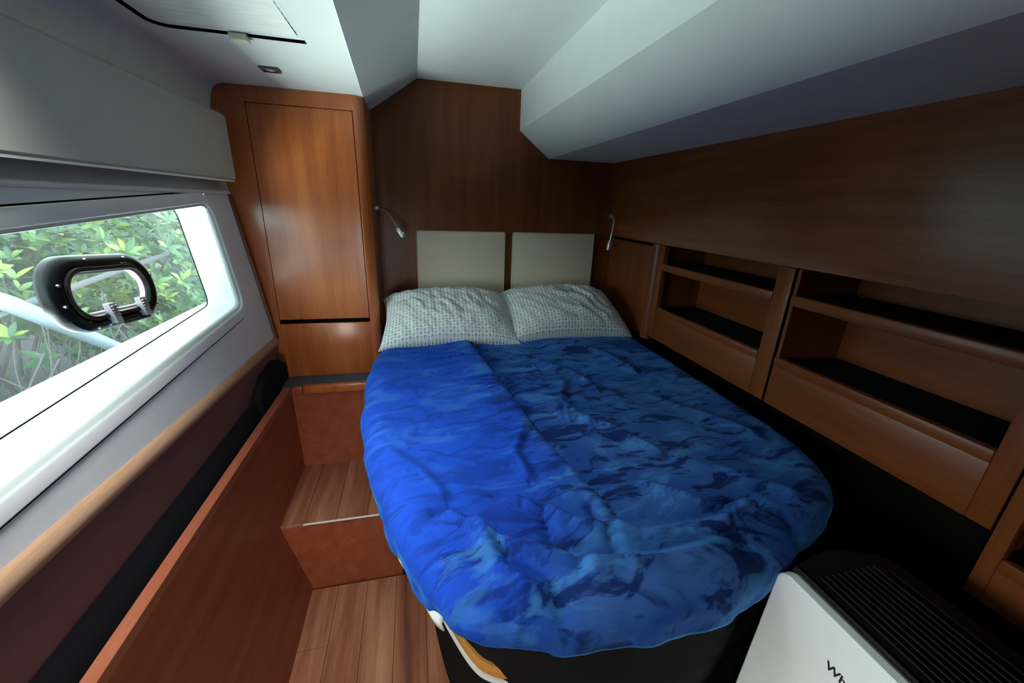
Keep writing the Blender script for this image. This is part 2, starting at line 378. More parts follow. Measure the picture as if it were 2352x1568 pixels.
# ---- hull side, window side
KX = -0.7656
def hull(y, z, off=0.0): return (KX-0.1355*z-off, y, z)
zbot = lambda y: -0.647+(2.05-y)*0.034
INNER = rounded([(1.835, -0.030), (1.822, -0.442), (0.22, -0.527), (0.36, -0.30), (0.84, -0.083)], [0.055, 0.055, 0.06, 0.2, 0.3], 8)
INNER = resample(INNER, 150)
SURR = inset(INNER, -0.036)
OPEN = inset(INNER, -0.041)
outer = [(YN, zbot(YN)), (2.05, zbot(2.05)), (2.05, 0.02), (YN, 0.02)]
tri = tessellate_polygon([[Vector((*q, 0)) for q in outer], [Vector((*q, 0)) for q in OPEN]])
allp = outer+[tuple(q) for q in OPEN]
b = B().add([hull(*q) for q in allp], [tuple(t) for t in tri])
wall_left = struct('wall_left', b, 'liner')
obj('groove', B().strip([[hull(*q, 0.006) for q in inset(INNER, -0.046)], [hull(*q, 0.006) for q in inset(INNER, -0.030)]], True), 'gap', wall_left)
BIG = inset(INNER, -0.02)
b = B().add([hull(*q, 0.12) for q in allp[:4]]+[hull(*q, 0.12) for q in BIG], [tuple(t) for t in tessellate_polygon([[Vector((*q, 0)) for q in outer], [Vector((*q, 0)) for q in BIG]])])
obj('outer_hull', b, 'gel', wall_left)
obj('upper_hull', bx(-1.0, -0.85, YN, 2.4, 0.0, 0.5), 'liner', wall_left)
obj('lower_hull', bx(-1.0, -0.80, YN, 2.4, -1.75, -0.50), 'liner', wall_left)
# rounded batten below the liner
rows = []
for y in np.linspace(YN, 2.06, 6):
    c = (-0.688, zbot(y)-0.022)
    rows.append([(c[0]+0.024*math.cos(a), y, c[1]+0.026*math.sin(a)) for a in np.linspace(-2.2, 1.7, 12)])
obj('wooden_rail', B().strip(rows), 'railwood', wall_left)
rows = [[(-0.672, y, zbot(y)-0.035), (-0.685, y, -0.80), (-0.70, y, -1.0)] for y in (YN, 2.05)]
obj('lower_panel', B().strip(rows), 'leather', wall_left)
rows = [[(-0.684, y, -0.815), (-0.668, y, -0.84), (-0.66, y, -0.95), (-0.633, y, -0.95)] for y in (YN, 2.05)]
obj('trough_strip', B().strip(rows), 'dark_matt', wall_left)  # near-black strip along the trough and the foot of the panel
obj('edge_bead', B().tube([(-0.762, 2.035, 0.0), (-0.672, 2.035, -0.655)], 0.010, 8), 'cherry', wall_left)

# ---- the aisle: low wall, ledge, step and sole
poly = [(-0.640, -0.893), (-0.6085, -0.893), (-0.602, -1.318), (-0.51, -1.70), (-0.64, -1.70)]
aisle = struct('wall_aisle', B().prism(poly, 'y', YN, 1.93), 'redwood')
obj('cap_rail', bx(-0.640, -0.6085, YN, 1.925, -0.894, -0.864, bev=0.0015, seg=1), 'redwood_cap', aisle)
ledge = struct('trim_1', bx(-0.64, -0.17, 1.925, 2.06, -1.70, -0.875), 'redwood')
obj('ledge_mat', bx(-0.66, -0.20, 1.935, 2.06, -0.876, -0.866), 'greycarpet', ledge)
obj('edge_trim', bx(-0.553, -0.20, 1.910, 1.937, -0.902, -0.862, bev=0.003), 'cherry_lit', ledge)  # lighter veneer paints in the light on this top edge
obj('edge_trim', bx(-0.600, -0.556, 1.910, 1.937, -0.902, -0.864, bev=0.003), 'redwood', ledge)
for k in range(3): obj('mat_rib', bx(-0.60, -0.20, 1.955+k*0.03, 1.962+k*0.03, -0.867, -0.864), 'greycarpet', ledge)

floor = struct('floor', bx(-1.0, 1.7, YN, YB, -1.76, -1.70), 'gap')
pw = 0.128; x = -0.66; k = 0
proto = {}
while x < 1.30:
    x1 = x+pw; offs = [0.35, 1.22, 0.75, 0.1, 1.0, 0.55][k % 6]
    cuts = [YN, offs-0.9, offs, 1.49] if offs < 1.4 else [YN, offs-0.9, 1.49]
    for a, c in zip(cuts[:-1], cuts[1:]):
        if c-a < 0.05: continue
        obj('plank', bx(x+0.0006, x1-0.0006, a+0.0006, c-0.0006, -1.70, -1.68, bev=0.0012, seg=1), 'plank', floor)
    x = x1; k += 1
obj('step_riser', bx(-0.62, -0.12, 1.499, 1.52, -1.70, -1.330), 'redwood', floor)
x = -0.64
for k in range(4):
    x1 = x+pw
    obj('plank', bx(x+0.0006, x1-0.0006, 1.503, 1.93, -1.335, -1.318, bev=0.0012, seg=1), 'plank', floor)
    x = x1
obj('nosing_strip', bx(-0.512, -0.10, 1.4975, 1.503, -1.3225, -1.3172), 'white', floor)

# ================================================================== WINDOW
winb = B()
zo = -0.006
winb.strip([[hull(*q, 0.012) for q in SURR], [hull(*q, zo+0.003) for q in SURR], [hull(*q, zo) for q in inset(SURR, 0.004)], [hull(*q, zo) for q in inset(INNER, -0.004)], [hull(*q, zo+0.002) for q in INNER]], True)
window = struct('window_1', winb, 'liner')
RIM = inset(INNER, 0.014)
obj('rim', B().strip([[hull(*q, zo+0.002) for q in INNER], [hull(*q, 0.001) for q in inset(INNER, 0.003)], [hull(*q, 0.004) for q in inset(INNER, 0.011)], [hull(*q, 0.016) for q in RIM]], True), 'gel', window, smooth=60)
obj('reveal', B().strip([[hull(*q, 0.016) for q in RIM], [hull(*q, 0.114) for q in inset(RIM, 0.004)]], True), 'gel', window)
obj('seal', B().strip([[hull(*q, 0.1105) for q in inset(RIM, 0.003)], [hull(*q, 0.1105) for q in inset(RIM, 0.006)], [hull(*q, 0.113) for q in inset(RIM, 0.006)]], True), 'gap', window)
# oval opening port
PC = np.array([1.305, -0.262]); tilt = -0.09
def oval(hw, hh, r, n=72):
    L = resample(rounded([(-hw, -hh), (hw, -hh), (hw, hh), (-hw, hh)], r, 10), n)
    c, s = math.cos(tilt), math.sin(tilt)
    return np.stack([PC[0]+L[:, 0]*c-L[:, 1]*s, PC[1]+L[:, 0]*s+L[:, 1]*c], 1)
OV = lambda hw, hh: oval(hw, hh, min(hh*0.94, hw*0.94))
PH = OV(0.168, 0.082)
P0 = inset(RIM, 0.003)
tri = tessellate_polygon([[Vector((*q, 0)) for q in P0], [Vector((*q, 0)) for q in PH]])
obj('pane', B().add([hull(*q, 0.112) for q in list(P0)+list(PH)], [tuple(t) for t in tri]), 'pane', window, smooth=0)
port = thing('porthole', hull(PC[0], PC[1]-0.1, 0.11), 'black oval opening porthole with two grey latches set in the window pane', 'porthole')
prof = [(0.186, 0.095, 0.118), (0.188, 0.097, 0.100), (0.184, 0.093, 0.088), (0.166, 0.078, 0.080), (0.160, 0.073, 0.082), (0.158, 0.071, 0.090), (0.160, 0.073, 0.118)]
obj('frame', B().strip([[hull(*q, o) for q in OV(a, c)] for a, c, o in prof], True), 'black', port, smooth=50)
prof = [(0.157, 0.070, 0.112), (0.157, 0.070, 0.084), (0.153, 0.066, 0.078), (0.142, 0.057, 0.080), (0.139, 0.054, 0.090), (0.139, 0.054, 0.112)]
sash = obj('sash', B().strip([[hull(*q, o) for q in OV(a, c)] for a, c, o in prof], True), 'black', port, smooth=50)
obj('bead', B().strip([[hull(*q, o) for q in OV(a, c)] for a, c, o in ((0.1395, 0.0545, 0.089), (0.135, 0.050, 0.091), (0.135, 0.050, 0.104))], True), 'latch', sash)
q = OV(0.136, 0.051)
obj('port_glass', B().add([hull(*p, 0.100) for p in q], [tuple(range(len(q)))]), 'clear', port, smooth=0)
def pl(u, v):      # point in the tilted frame of the port
    c, s = math.cos(tilt), math.sin(tilt); return (PC[0]+u*c-v*s, PC[1]+u*s+v*c)
for u in (-0.045, 0.078):
    l = B()
    a = [pl(u-0.011, -0.082), pl(u+0.011, -0.082), pl(u+0.011, -0.030), pl(u-0.011, -0.030)]
    l.strip([[hull(*p, 0.086) for p in a], [hull(*p, 0.066) for p in a[:2]]+[hull(*p, 0.072) for p in a[2:]]], True)
    k = len(l.v); l.f.append((k-4, k-3, k-2, k-1))
    la = obj('latch', l, 'latch', port)
    for j in range(4):
        v0 = -0.062+j*0.008; aa = [pl(u-0.010, v0), pl(u+0.010, v0), pl(u+0.010, v0+0.003), pl(u-0.010, v0+0.003)]
        g = B().strip([[hull(*p, 0.070) for p in aa], [hull(*p, 0.0655) for p in aa]], True); kk = len(g.v); g.f.append((kk-4, kk-3, kk-2, kk-1))
        obj('grip_rib', g, 'steel', la)
for u, v in ((-0.168, 0.03), (-0.172, -0.02), (-0.10, -0.085), (-0.06, -0.084), (0.05, -0.086), (0.15, -0.06), (0.165, 0.03), (0.08, 0.086), (-0.06, 0.086)):
    p = pl(u, v); c0 = hull(*p, 0.086); c1 = hull(*p, 0.079)
    obj('screw', B().tube([c0, c1], 0.0035, 8), 'steel', port)
obj('hinge_bar', B().tube([hull(*pl(-0.01, -0.088), 0.078), hull(*pl(0.09, -0.088), 0.078)], 0.005, 8), 'black', port)

# ================================================================== OVERHEAD LOCKER above the window
lk = thing('overhead_locker', (-0.76, 0.5, 0.05), 'long grey padded locker front running above the window', 'locker')
rows_p = [(-0.714, 0.298), (-0.700, 0.286), (-0.701, 0.060), (-0.708, 0.053), (-0.79, 0.053), (-0.79, 0.298)]
obj('front_panel', B().prism(rows_p, 'y', YN, 1.965), 'pad', lk)
obj('lit_edge', bx(-0.711, -0.7035, YN, 1.963, 0.0485, 0.0535), 'white', lk)  # white strip painted in for window light caught on the bottom edge
tr = struct('trim_2', B().prism([(-0.772, 0.053), (-0.766, 0.03), (-0.764, 0.012), (-0.80, 0.012), (-0.80, 0.053)], 'y', YN, 2.048), 'pad')
obj('track_lip', B().tube([(-0.766, YN, 0.006), (-0.766, 2.044, 0.006)], 0.0075, 10), 'white', tr)

# ================================================================== CEILING HATCH and spot
ht = thing('ceiling_hatch', ((HX0+HX1)/2, 1.0, 0.42), 'ceiling hatch closed by a pale pleated blind with a dark front gap', 'hatch')
b = bx(HX0-0.02, HX1+0.02, HY0-0.02, HY1+0.02, 0.449, 0.455)
b.strip([[(q[0], q[1], 0.4205) for q in inset(hole, 0.0005)], [(q[0], q[1], 0.45) for q in inset(hole, 0.0005)]], True); obj('gap_frame', b, 'gap', ht)
bl = rounded([(HX0+0.012, HY0+0.01), (HX1-0.001, HY0+0.01), (HX1-0.001, HY1-0.016), (HX0+0.012, HY1-0.016)], [0.03, 0.003, 0.003, 0.04])
b = B(); rows = []
n = len(bl); b.strip([[(q[0], q[1], 0.449) for q in bl], [(q[0], q[1], 0.424) for q in bl]], True); b.f.append(tuple(range(n, 2*n)))
obj('blind_frame', b, 'ceil', ht)
rows = []
for i in range(61):
    y = HY0+0.02+(HY1-0.05-HY0-0.02)*i/60
    rows.append([(x, y, 0.4215+0.0022*(i % 2)+0.0012*math.sin(7*x+y*9)) for x in np.linspace(HX0+0.05, HX1-0.014, 12)])
obj('pleated_blind', B().strip(rows), 'blind', ht)
tb = rounded([(-0.475, 1.452), (-0.430, 1.452), (-0.430, 1.50), (-0.475, 1.50)], [0.004, 0.004, 0.021, 0.021])
b = B().prism([tuple(q) for q in tb], 'z', 0.406, 0.421); obj('latch_tab', b, 'cream', ht)
sp = thing('spotlight', (-0.466, 1.776, 0.40), 'small square chrome spotlight in the ceiling before the wardrobe', 'spotlight')
sq = [(-0.495, 1.747), (-0.437, 1.747), (-0.437, 1.805), (-0.495, 1.805)]
cir = lambda r, z, n=24: [(-0.466+r*math.cos(2*math.pi*k/n), 1.776+r*math.sin(2*math.pi*k/n), z) for k in range(n)]
sq24 = resample(np.array([sq[2], sq[3], sq[0], sq[1]]), 24); sq24 = np.roll(sq24, -21, 0)
obj('bezel', B().strip([[(*q, 0.421) for q in sq24], [(*q, 0.414) for q in sq24], cir(0.022, 0.412), cir(0.020, 0.418)], True), 'darkchrome', sp)
b = B(); b.strip([cir(0.0205, 0.417), cir(0.012, 0.4145), cir(0.002, 0.414)], True); obj('lens', b, 'lens', sp)

# ================================================================== WARDROBE
WY = 2.05
wd = thing('wardrobe', (-0.5, WY+0.15, -0.866), 'tall cherry wood wardrobe between the window and the bed', 'wardrobe')
obj('carcass', bx(-0.86, -0.245, WY+0.014, YB-0.001, -0.866, 0.419), 'cherry_lit', wd)
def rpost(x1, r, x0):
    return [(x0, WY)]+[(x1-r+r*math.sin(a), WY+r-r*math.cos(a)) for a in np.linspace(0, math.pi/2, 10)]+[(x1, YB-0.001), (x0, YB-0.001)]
obj('corner_post', B().prism(rpost(-0.19, 0.046, -0.2365), 'z', -0.866, 0.419), 'cherry_lit', wd)
obj('left_stile', bx(-0.86, -0.651, WY, WY+0.016, -0.866, 0.419), 'cherry_lit', wd)
obj('top_rail', bx(-0.651, -0.2365, WY, WY+0.016, 0.359, 0.419), 'cherry_lit', wd)
obj('door', bx(-0.6485, -0.2395, WY-0.001, WY+0.012, -0.566, 0.3565, bev=0.0012, seg=1), 'cherry_lit', wd)
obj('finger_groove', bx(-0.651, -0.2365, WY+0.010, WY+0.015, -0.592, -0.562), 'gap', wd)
obj('lower_panel', bx(-0.651, -0.2365, WY, WY+0.016, -0.866, -0.588, bev=0.002), 'cherry_lit', wd)
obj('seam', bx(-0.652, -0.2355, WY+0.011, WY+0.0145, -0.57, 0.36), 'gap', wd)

sk = thing('loudspeaker', (-0.64, 1.84, -0.866), 'black rounded box standing on the dark ledge beside the wardrobe', 'speaker')
prof = rounded([(1.70, -0.94), (2.04, -0.94), (2.04, -0.79), (1.93, -0.722), (1.76, -0.735), (1.665, -0.80)], [0.01, 0.02, 0.05, 0.06, 0.05, 0.03], 6)
obj('housing', B().prism([tuple(q) for q in prof], 'x', -0.69, -0.648), 'dark_matt', sk)

# ================================================================== SHELF UNITS on the right
FX, BK = 1.195, 1.455
post = thing('corner_post', (FX+0.03, 1.84, -0.66), 'rounded cherry wood post beside the right pillow at the shelf end', 'post')
ring = [(FX-0.012+0.036*(1-math.cos(a)), 1.838-0.036*math.sin(a)) for a in np.linspace(-math.pi/2, math.pi/2, 14)]
obj('post_body', B().prism(ring+[(FX+0.10, 1.802), (FX+0.10, 1.874)], 'z', -0.66, -0.161), 'cherry', post)
pn = thing('side_panel', (FX+0.05, 2.12, -0.66), 'plain wood panel with a dark top slot behind the right pillow', 'panel')
obj('face', bx(FX+0.02, FX+0.04, 1.87, YB-0.002, -0.66, -0.178), 'cherry', pn)
obj('slot', bx(FX+0.045, FX+0.05, 1.87, YB-0.002, -0.30, -0.161), 'gap', pn)

def shelf_unit(name, label, y0, y1, shelf_z, sill, st_lo, st_hi, bot=-0.635, group=None):
    """open unit: y0 near end, y1 far end; stiles of width st_lo (near) / st_hi (far)"""
    t = thing(name, (FX+0.12, (y0+y1)/2, bot), label, 'shelf', group)
    top = -0.163
    obj('back_panel', bx(BK, BK+0.012, y0, y1, bot, top), 'cherry_y', t)
    obj('side_panel', bx(FX+0.004, BK, y0, y0+0.012, bot, top), 'cherry', t)
    obj('side_panel', bx(FX+0.004, BK, y1-0.012, y1, bot, top), 'cherry', t)
    obj('bottom_board', bx(FX+0.02, BK, y0+0.012, y1-0.012, sill-0.03, sill-0.015), 'dark_matt', t)
    obj('shelf_board', bx(FX+0.02, BK, y0+0.012, y1-0.012, shelf_z-0.026, shelf_z-0.004), 'dark_matt', t)
    obj('shelf_edge', bx(FX-0.002, FX+0.021, y0+st_lo, y1-st_hi, shelf_z-0.034, shelf_z, bev=0.004), 'cherry_y', t)
    obj('sill_edge', bx(FX-0.003, FX+0.021, y0+st_lo, y1-st_hi, sill-0.032, sill, bev=0.004), 'cherry_y', t)
    obj('lower_front', bx(FX, FX+0.02, y0+st_lo, y1-st_hi, bot, sill-0.031, bev=0.002), 'cherry_y', t)
    if st_lo: obj('stile', bx(FX, FX+0.03, y0, y0+st_lo, bot, top, bev=0.003), 'cherry', t)
    if st_hi: obj('stile', bx(FX, FX+0.03, y1-st_hi, y1, bot, top, bev=0.003), 'cherry', t)
    return t
shelf_unit('shelf_unit', 'small two-tier open wooden shelf unit beside the rounded post', 1.040, 1.80, -0.250, -0.468, 0.062, 0.040)
shelf_unit('shelf_unit', 'long two-tier open wooden shelf unit towards the white appliance', 0.420, 1.030, -0.247, -0.462, 0.045, 0.0)
shelf_unit('shelf_unit', 'low dark open cabinet at the right edge behind the appliance', -0.40, 0.416, -0.335, -0.68, 0.04, 0.03, -0.80)

# ================================================================== BED
OUT = smooth_closed([(-0.165, 2.33), (-0.172, 2.0), (-0.20, 1.78), (-0.212, 1.58), (-0.197, 1.29), (-0.150, 1.0), (-0.100, 0.83), (-0.045, 0.68), (0.012, 0.565), (0.075, 0.505), (0.16, 0.475), (0.30, 0.452), (0.45, 0.448), (0.60, 0.455), (0.74, 0.50), (0.90, 0.56), (1.04, 0.625), (1.12, 0.71), (1.163, 0.85), (1.178, 1.02), (1.18, 1.3), (1.183, 1.7), (1.183, 2.33), (0.75, 2.355), (0.4, 2.355)], 440)
ZT = -0.672
bed = thing('bed', (0.45, 1.4, -1.68), 'curved wooden bed base with orange rail under the charcoal mattress', 'bed')
def loop3(L, z): return [(q[0], q[1], z) for q in L]
n = len(OUT)
lw = np.clip((0.30-OUT[:, 0])/0.22, 0, 1)*np.clip((2.0-OUT[:, 1])/0.3, 0, 1)       # the aisle side is undercut
nrm1 = inset(OUT, 1.0)-OUT
def ins2(a, c): return OUT+nrm1*(a+(c-a)*lw)[:, None]
b = B().strip([loop3(ins2(0.06, 0.20), -1.679), loop3(ins2(0.06, 0.20), -1.03)], True); b.f += [tuple(range(n)), tuple(range(n, 2*n))]; obj('plinth', b, 'dark_matt', bed)
b = B().strip([loop3(ins2(0.10, 0.15), -1.025), loop3(ins2(0.09, 0.095), -1.025), loop3(ins2(0.09, 0.095), -1.012), loop3(ins2(0.10, 0.15), -1.012)], True); obj('white_edge', b, 'white', bed)
b = B().strip([loop3(ins2(0.10, 0.15), -1.012), loop3(ins2(0.09, 0.100), -1.012), loop3(ins2(0.085, 0.095), -1.0), loop3(ins2(0.09, 0.099), -0.975), loop3(ins2(0.10, 0.15), -0.975)], True); b.f.append(tuple(range(4*n, 5*n))); obj('rail', b, 'orangewood', bed)
b = B().strip([loop3(ins2(0.075, 0.15), -1.12), loop3(ins2(0.048, 0.125), -1.10), loop3(ins2(0.038, 0.108), -0.98), loop3(ins2(0.032, 0.055), -0.86), loop3(ins2(0.026, 0.028), -0.77), loop3(ins2(0.032, 0.032), -0.72), loop3(ins2(0.07, 0.07), -0.70)], True)
b.f += [tuple(range(n)), tuple(range(6*n, 7*n))]
mt = obj('mattress', b, 'mattress', smooth=60); tag(mt, 'thick charcoal mattress showing below the blue blanket', 'mattress')
# piping seam around the mattress
rows = [[(q[0], q[1], -0.805+0.005*math.sin(a)) for q in ins2(0.028-0.004*math.cos(a), 0.037-0.004*math.cos(a))] for a in np.linspace(0, 2*math.pi, 7)]
obj('piping', B().strip(rows, True), 'mattress', mt)
# white sheet peeking out along the aisle side
idx = [i for i in range(n) if OUT[i][0] < 0.06 and 0.555 < OUT[i][1] < 0.86]
shl = [OUT[i] for i in sorted(idx)]
rows = []
ins = inset(OUT, 0.02); out_ = inset(OUT, -0.004)
for zz, L in ((-0.72, ins), (-0.76, inset(OUT, 0.012)), (-0.79, inset(OUT, 0.006)), (-0.815, inset(OUT, 0.012))):
    rows.append([(L[i][0], L[i][1]+0.004*math.sin(i*0.9), zz+0.02*((i % 9)/9-0.5)*(zz < -0.78)) for i in sorted(idx)])
sh = obj('bed_sheet', B().strip(rows), 'sheet', smooth=60); tag(sh, 'white bed sheet edge hanging out below the blanket on the aisle side', 'sheet')
sm = sh.modifiers.new('thickness', 'SOLIDIFY'); sm.thickness = 0.003

# ---- blanket
def segdist(px, py, pts):
    best = np.full(px.shape, 9.0); side = np.zeros(px.shape)
    for (x0, y0), (x1, y1) in zip(pts[:-1], pts[1:]):
        dx, dy = x1-x0, y1-y0; L2 = dx*dx+dy*dy
        t = np.clip(((px-x0)*dx+(py-y0)*dy)/L2, 0, 1); ex_, ey = px-(x0+t*dx), py-(y0+t*dy); d = np.hypot(ex_, ey)
        s = np.sign((px-x0)*dy-(py-y0)*dx); m_ = d < best; best = np.where(m_, d, best); side = np.where(m_, s, side)
    return best, side
NS = 130
cen = np.stack([np.full(n, 0.48), np.clip(OUT[:, 1], 1.0, 1.9)], 1)
rows = []; gx = []; gy = []
dl = np.linalg.norm(OUT-cen, axis=1)
dirn = (OUT-cen)/dl[:, None]
hemz = np.zeros(n)
for i in range(n):
    x, y = OUT[i]
    hz = -0.79+0.018*noise.noise(Vector((x*5, y*5, 0)))
    if y < 0.62 and x > 0.0: hz = -0.772-0.022*math.exp(-((x-0.55)/0.28)**2)+0.022*noise.noise(Vector((x*6, 3.1, 0)))+0.01*math.sin(x*9)
    if y > 2.2: hz = -0.72
    hemz[i] = hz
verts = []
R_ = 0.075
for s in np.linspace(0.02, 1, NS):
    P = cen+dirn*((dl-R_)*s)[:, None]; verts.append(np.c_[P, np.full(n, ZT)])
for a in np.linspace(0, math.pi/2, 11)[1:]:
    P = cen+dirn*(dl-R_+R_*math.sin(a))[:, None]; verts.append(np.c_[P, np.full(n, ZT-0.065*(1-math.cos(a)))])
z1 = ZT-0.065
for f in np.linspace(0, 1, 8)[1:]:
    P = cen+dirn*(dl-0.012*f)[:, None]; verts.append(np.c_[P, z1+(hemz-z1)*f])
V = np.concatenate(verts); nr = len(verts)
px, py = V[:, 0].copy(), V[:, 1].copy()
dz = np.zeros(len(V)); ox = np.zeros(len(V)); oy = np.zeros(len(V))
fold = [(0.235, 1.90), (0.266, 1.70), (0.292, 1.45), (0.317, 1.22), (0.345, 0.95), (0.395, 0.74)]
d, sd = segdist(px, py, fold)
dz += np.where(sd < 0, 0.0, 0.0)
step = 0.5*(1+np.tanh(sd*d/0.007))          # right of the crease lies a little higher
dz += 0.026*step*np.exp(-(d/0.13)**2)-0.030*np.exp(-((d+0.010*(step-1))/0.014)**2)*(step < 0.6)
for pts, A, wdt in [([(0.252, 0.69), (0.257, 0.61), (0.285, 0.535)], -0.015, 0.014), ([(0.370, 0.68), (0.374, 0.61), (0.378, 0.55)], -0.013, 0.014), ([(0.05, 0.70), (0.16, 0.60), (0.30, 0.525), (0.45, 0.50), (0.60, 0.51)], 0.026, 0.026), ([(0.20, 0.72), (0.32, 0.62), (0.46, 0.57), (0.62, 0.56), (0.75, 0.60)], 0.024, 0.028), ([(0.10, 0.66), (0.13, 0.56), (0.20, 0.49)], 0.016, 0.018),
                    ([(0.50, 1.60), (0.62, 1.45), (0.66, 1.30)], 0.013, 0.022), ([(0.75, 1.75), (0.85, 1.60), (0.90, 1.45)], 0.013, 0.025), ([(0.62, 1.78), (0.78, 1.68), (0.98, 1.62)], 0.011, 0.02),
                    ([(0.0, 1.72), (0.12, 1.66), (0.28, 1.70)], 0.008, 0.02), ([(0.45, 1.1), (0.58, 1.0), (0.66, 0.86)], 0.010, 0.02), ([(0.30, 1.02), (0.24, 0.92), (0.25, 0.82)], 0.009, 0.018), ([(0.55, 1.35), (0.48, 1.2), (0.52, 1.05)], 0.009, 0.02),
                    ([(0.85, 1.2), (0.95, 1.05), (1.02, 0.9)], 0.010, 0.025), ([(0.7, 0.8), (0.82, 0.72), (0.9, 0.64)], 0.010, 0.022), ([(-0.1, 1.0), (-0.02, 0.9), (0.03, 0.8)], 0.006, 0.02), ([(0.55, 0.72), (0.68, 0.62), (0.78, 0.56)], 0.012, 0.024)]:
    d2, s2 = segdist(px, py, pts); dz += A*np.exp(-(d2/wdt)**2)*(1-0.35*s2)-0.5*A*np.exp(-((d2-wdt*1.6)/wdt)**2)*(s2 < 0)
for i in range(len(V)):
    x, y, z = V[i]; r = i//n
    a = noise.noise(Vector((x*2.2, y*2.2, 1.7)))*0.012+noise.noise(Vector((x*6+y*3, y*5, 4.2)))*0.0065+noise.noise(Vector((x*15+y*9, y*9-x*5, 8.0)))*0.0032
    kx = min(1.0, max(0.0, (x-0.15)/0.25))
    dz[i] += a*(0.55+0.6*kx)
    q = i % n
    if r >= NS:                          # hanging edge: soft vertical folds
        f = (r-NS)/(nr-NS); t = q/n*300
        wv = (noise.noise(Vector((t*0.16, f*1.2, 2.0)))*0.016+noise.noise(Vector((t*0.45, f, 5.0)))*0.006)*min(1, f*1.4)
        ox[i] = dirn[q][0]*wv; oy[i] = dirn[q][1]*wv; dz[i] *= (1-f*0.6)
        if x > 1.1: ox[i] = min(ox[i], 0.004)
V[:, 2] += dz; V[:, 0] += ox; V[:, 1] += oy
fs = []
for i in range(nr-1):
    for j in range(n):
        j2 = (j+1) % n; fs.append((i*n+j, i*n+j2, (i+1)*n+j2, (i+1)*n+j))
fs.append(tuple(range(n)))
bb = B(); bb.v = [tuple(q) for q in V]; bb.f = fs
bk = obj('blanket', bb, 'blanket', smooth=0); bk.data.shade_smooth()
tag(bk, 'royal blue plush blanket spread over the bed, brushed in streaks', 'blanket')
att = bk.data.attributes.new('side_shade', 'FLOAT', 'POINT')
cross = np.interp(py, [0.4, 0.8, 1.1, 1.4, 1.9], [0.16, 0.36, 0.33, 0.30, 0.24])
side_shade = 0.25+0.42/(1+np.exp(-(px-cross)/0.06))  # brighter blue towards the window, steel beyond the crease: light put into the colour
att.data.foreach_set('value', side_shade.astype(np.float32))
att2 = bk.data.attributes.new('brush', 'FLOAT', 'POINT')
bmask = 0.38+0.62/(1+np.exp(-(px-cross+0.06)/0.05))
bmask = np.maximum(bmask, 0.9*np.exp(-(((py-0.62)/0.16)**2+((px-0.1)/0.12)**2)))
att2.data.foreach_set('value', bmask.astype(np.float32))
mod = bk.modifiers.new('thickness', 'SOLIDIFY'); mod.thickness = 0.008; mod.offset = 1

# ---- pillows
def pillow(cx, cy, cz, w_, d_, hgt, lean, rz, seed, label):
    NU, NV = 90, 56
    R = Matrix.Rotation(rz, 3, 'Z') @ Matrix.Rotation(lean, 3, 'X')
    vs = []; uvs = []
    for sidez in (1, -1):
        for j in range(NV+1):
            for i in range(NU+1):
                u, v = -1+2*i/NU, -1+2*j/NV
                prof_ = max(0, (1-abs(u)**2.8))**0.5*max(0, (1-abs(v)**2.4))**0.5
                pinch = 1-0.075*(1-abs(v)**2)*abs(u)**3; pinch2 = 1-0.10*(1-abs(u)**2)*abs(v)**3
                x, y = u*w_/2*pinch, v*d_/2*pinch2*(1-0.16*(u*u)*(v > 0)*v)
                z = (hgt/2*prof_ if sidez > 0 else -hgt*0.22*prof_)
                e = min(1, 3*(1-max(abs(u), abs(v))))
                wr = noise.noise(Vector((u*3+seed, v*3, sidez)))*0.012+noise.noise(Vector((u*9+v*3+seed, v*4-u*2, 3)))*0.008+noise.noise(Vector((u*20+v*9+seed, v*7, 6)))*0.0035*(1+seed % 2)
                if seed > 1.5: wr += 0.011*math.sin(34*(u*0.55+v*0.35)+5*noise.noise(Vector((u*2, v*2, 9))))*max(0, 1-abs(u-0.25)/0.55)*max(0, 1-abs(v))
                z += wr*(0.35+0.65*e)
                if max(abs(u), abs(v)) > 0.999: z = 0.008*noise.noise(Vector((u*4+seed, v*4, 2)))
                vs.append(Vector((x, y, z))); uvs.append((0.5+u/2, 0.5+v/2*d_/w_*1.0))
    NP = (NU+1)*(NV+1); fs = []
    for k in range(2):
        for j in range(NV):
            for i in range(NU):
                a = k*NP+j*(NU+1)+i; q = (a, a+1, a+NU+2, a+NU+1); fs.append(q if k == 0 else q[::-1])
    bm = bmesh.new(); bv = [bm.verts.new(R @ q) for q in vs]
    ul = bm.loops.layers.uv.new('UVMap')
    for q in fs:
        f = bm.faces.new([bv[i] for i in q])
        for lp, i in zip(f.loops, q): lp[ul].uv = uvs[i]
    bmesh.ops.remove_doubles(bm, verts=bm.verts, dist=1e-5)
    bmesh.ops.recalc_face_normals(bm, faces=bm.faces)
    me = bpy.data.meshes.new('pillow'); bm.to_mesh(me); bm.free(); me.materials.append(M['pillow']); me.shade_smooth()
    o = bpy.data.objects.new('pillow', me); COL.objects.link(o); o.location = (cx, cy, cz+H)
    return tag(o, label, 'pillow', 'anchor print pillows')
pillow(0.165, 2.045, -0.588, 0.70, 0.46, 0.27, math.radians(22), math.radians(-1), 1.0, 'white anchor print pillow on the aisle side, below the first beige cushion')
pillow(0.790, 2.065, -0.583, 0.72, 0.46, 0.27, math.radians(22), math.radians(2), 2.0, 'wrinkled white anchor print pillow towards the shelves')

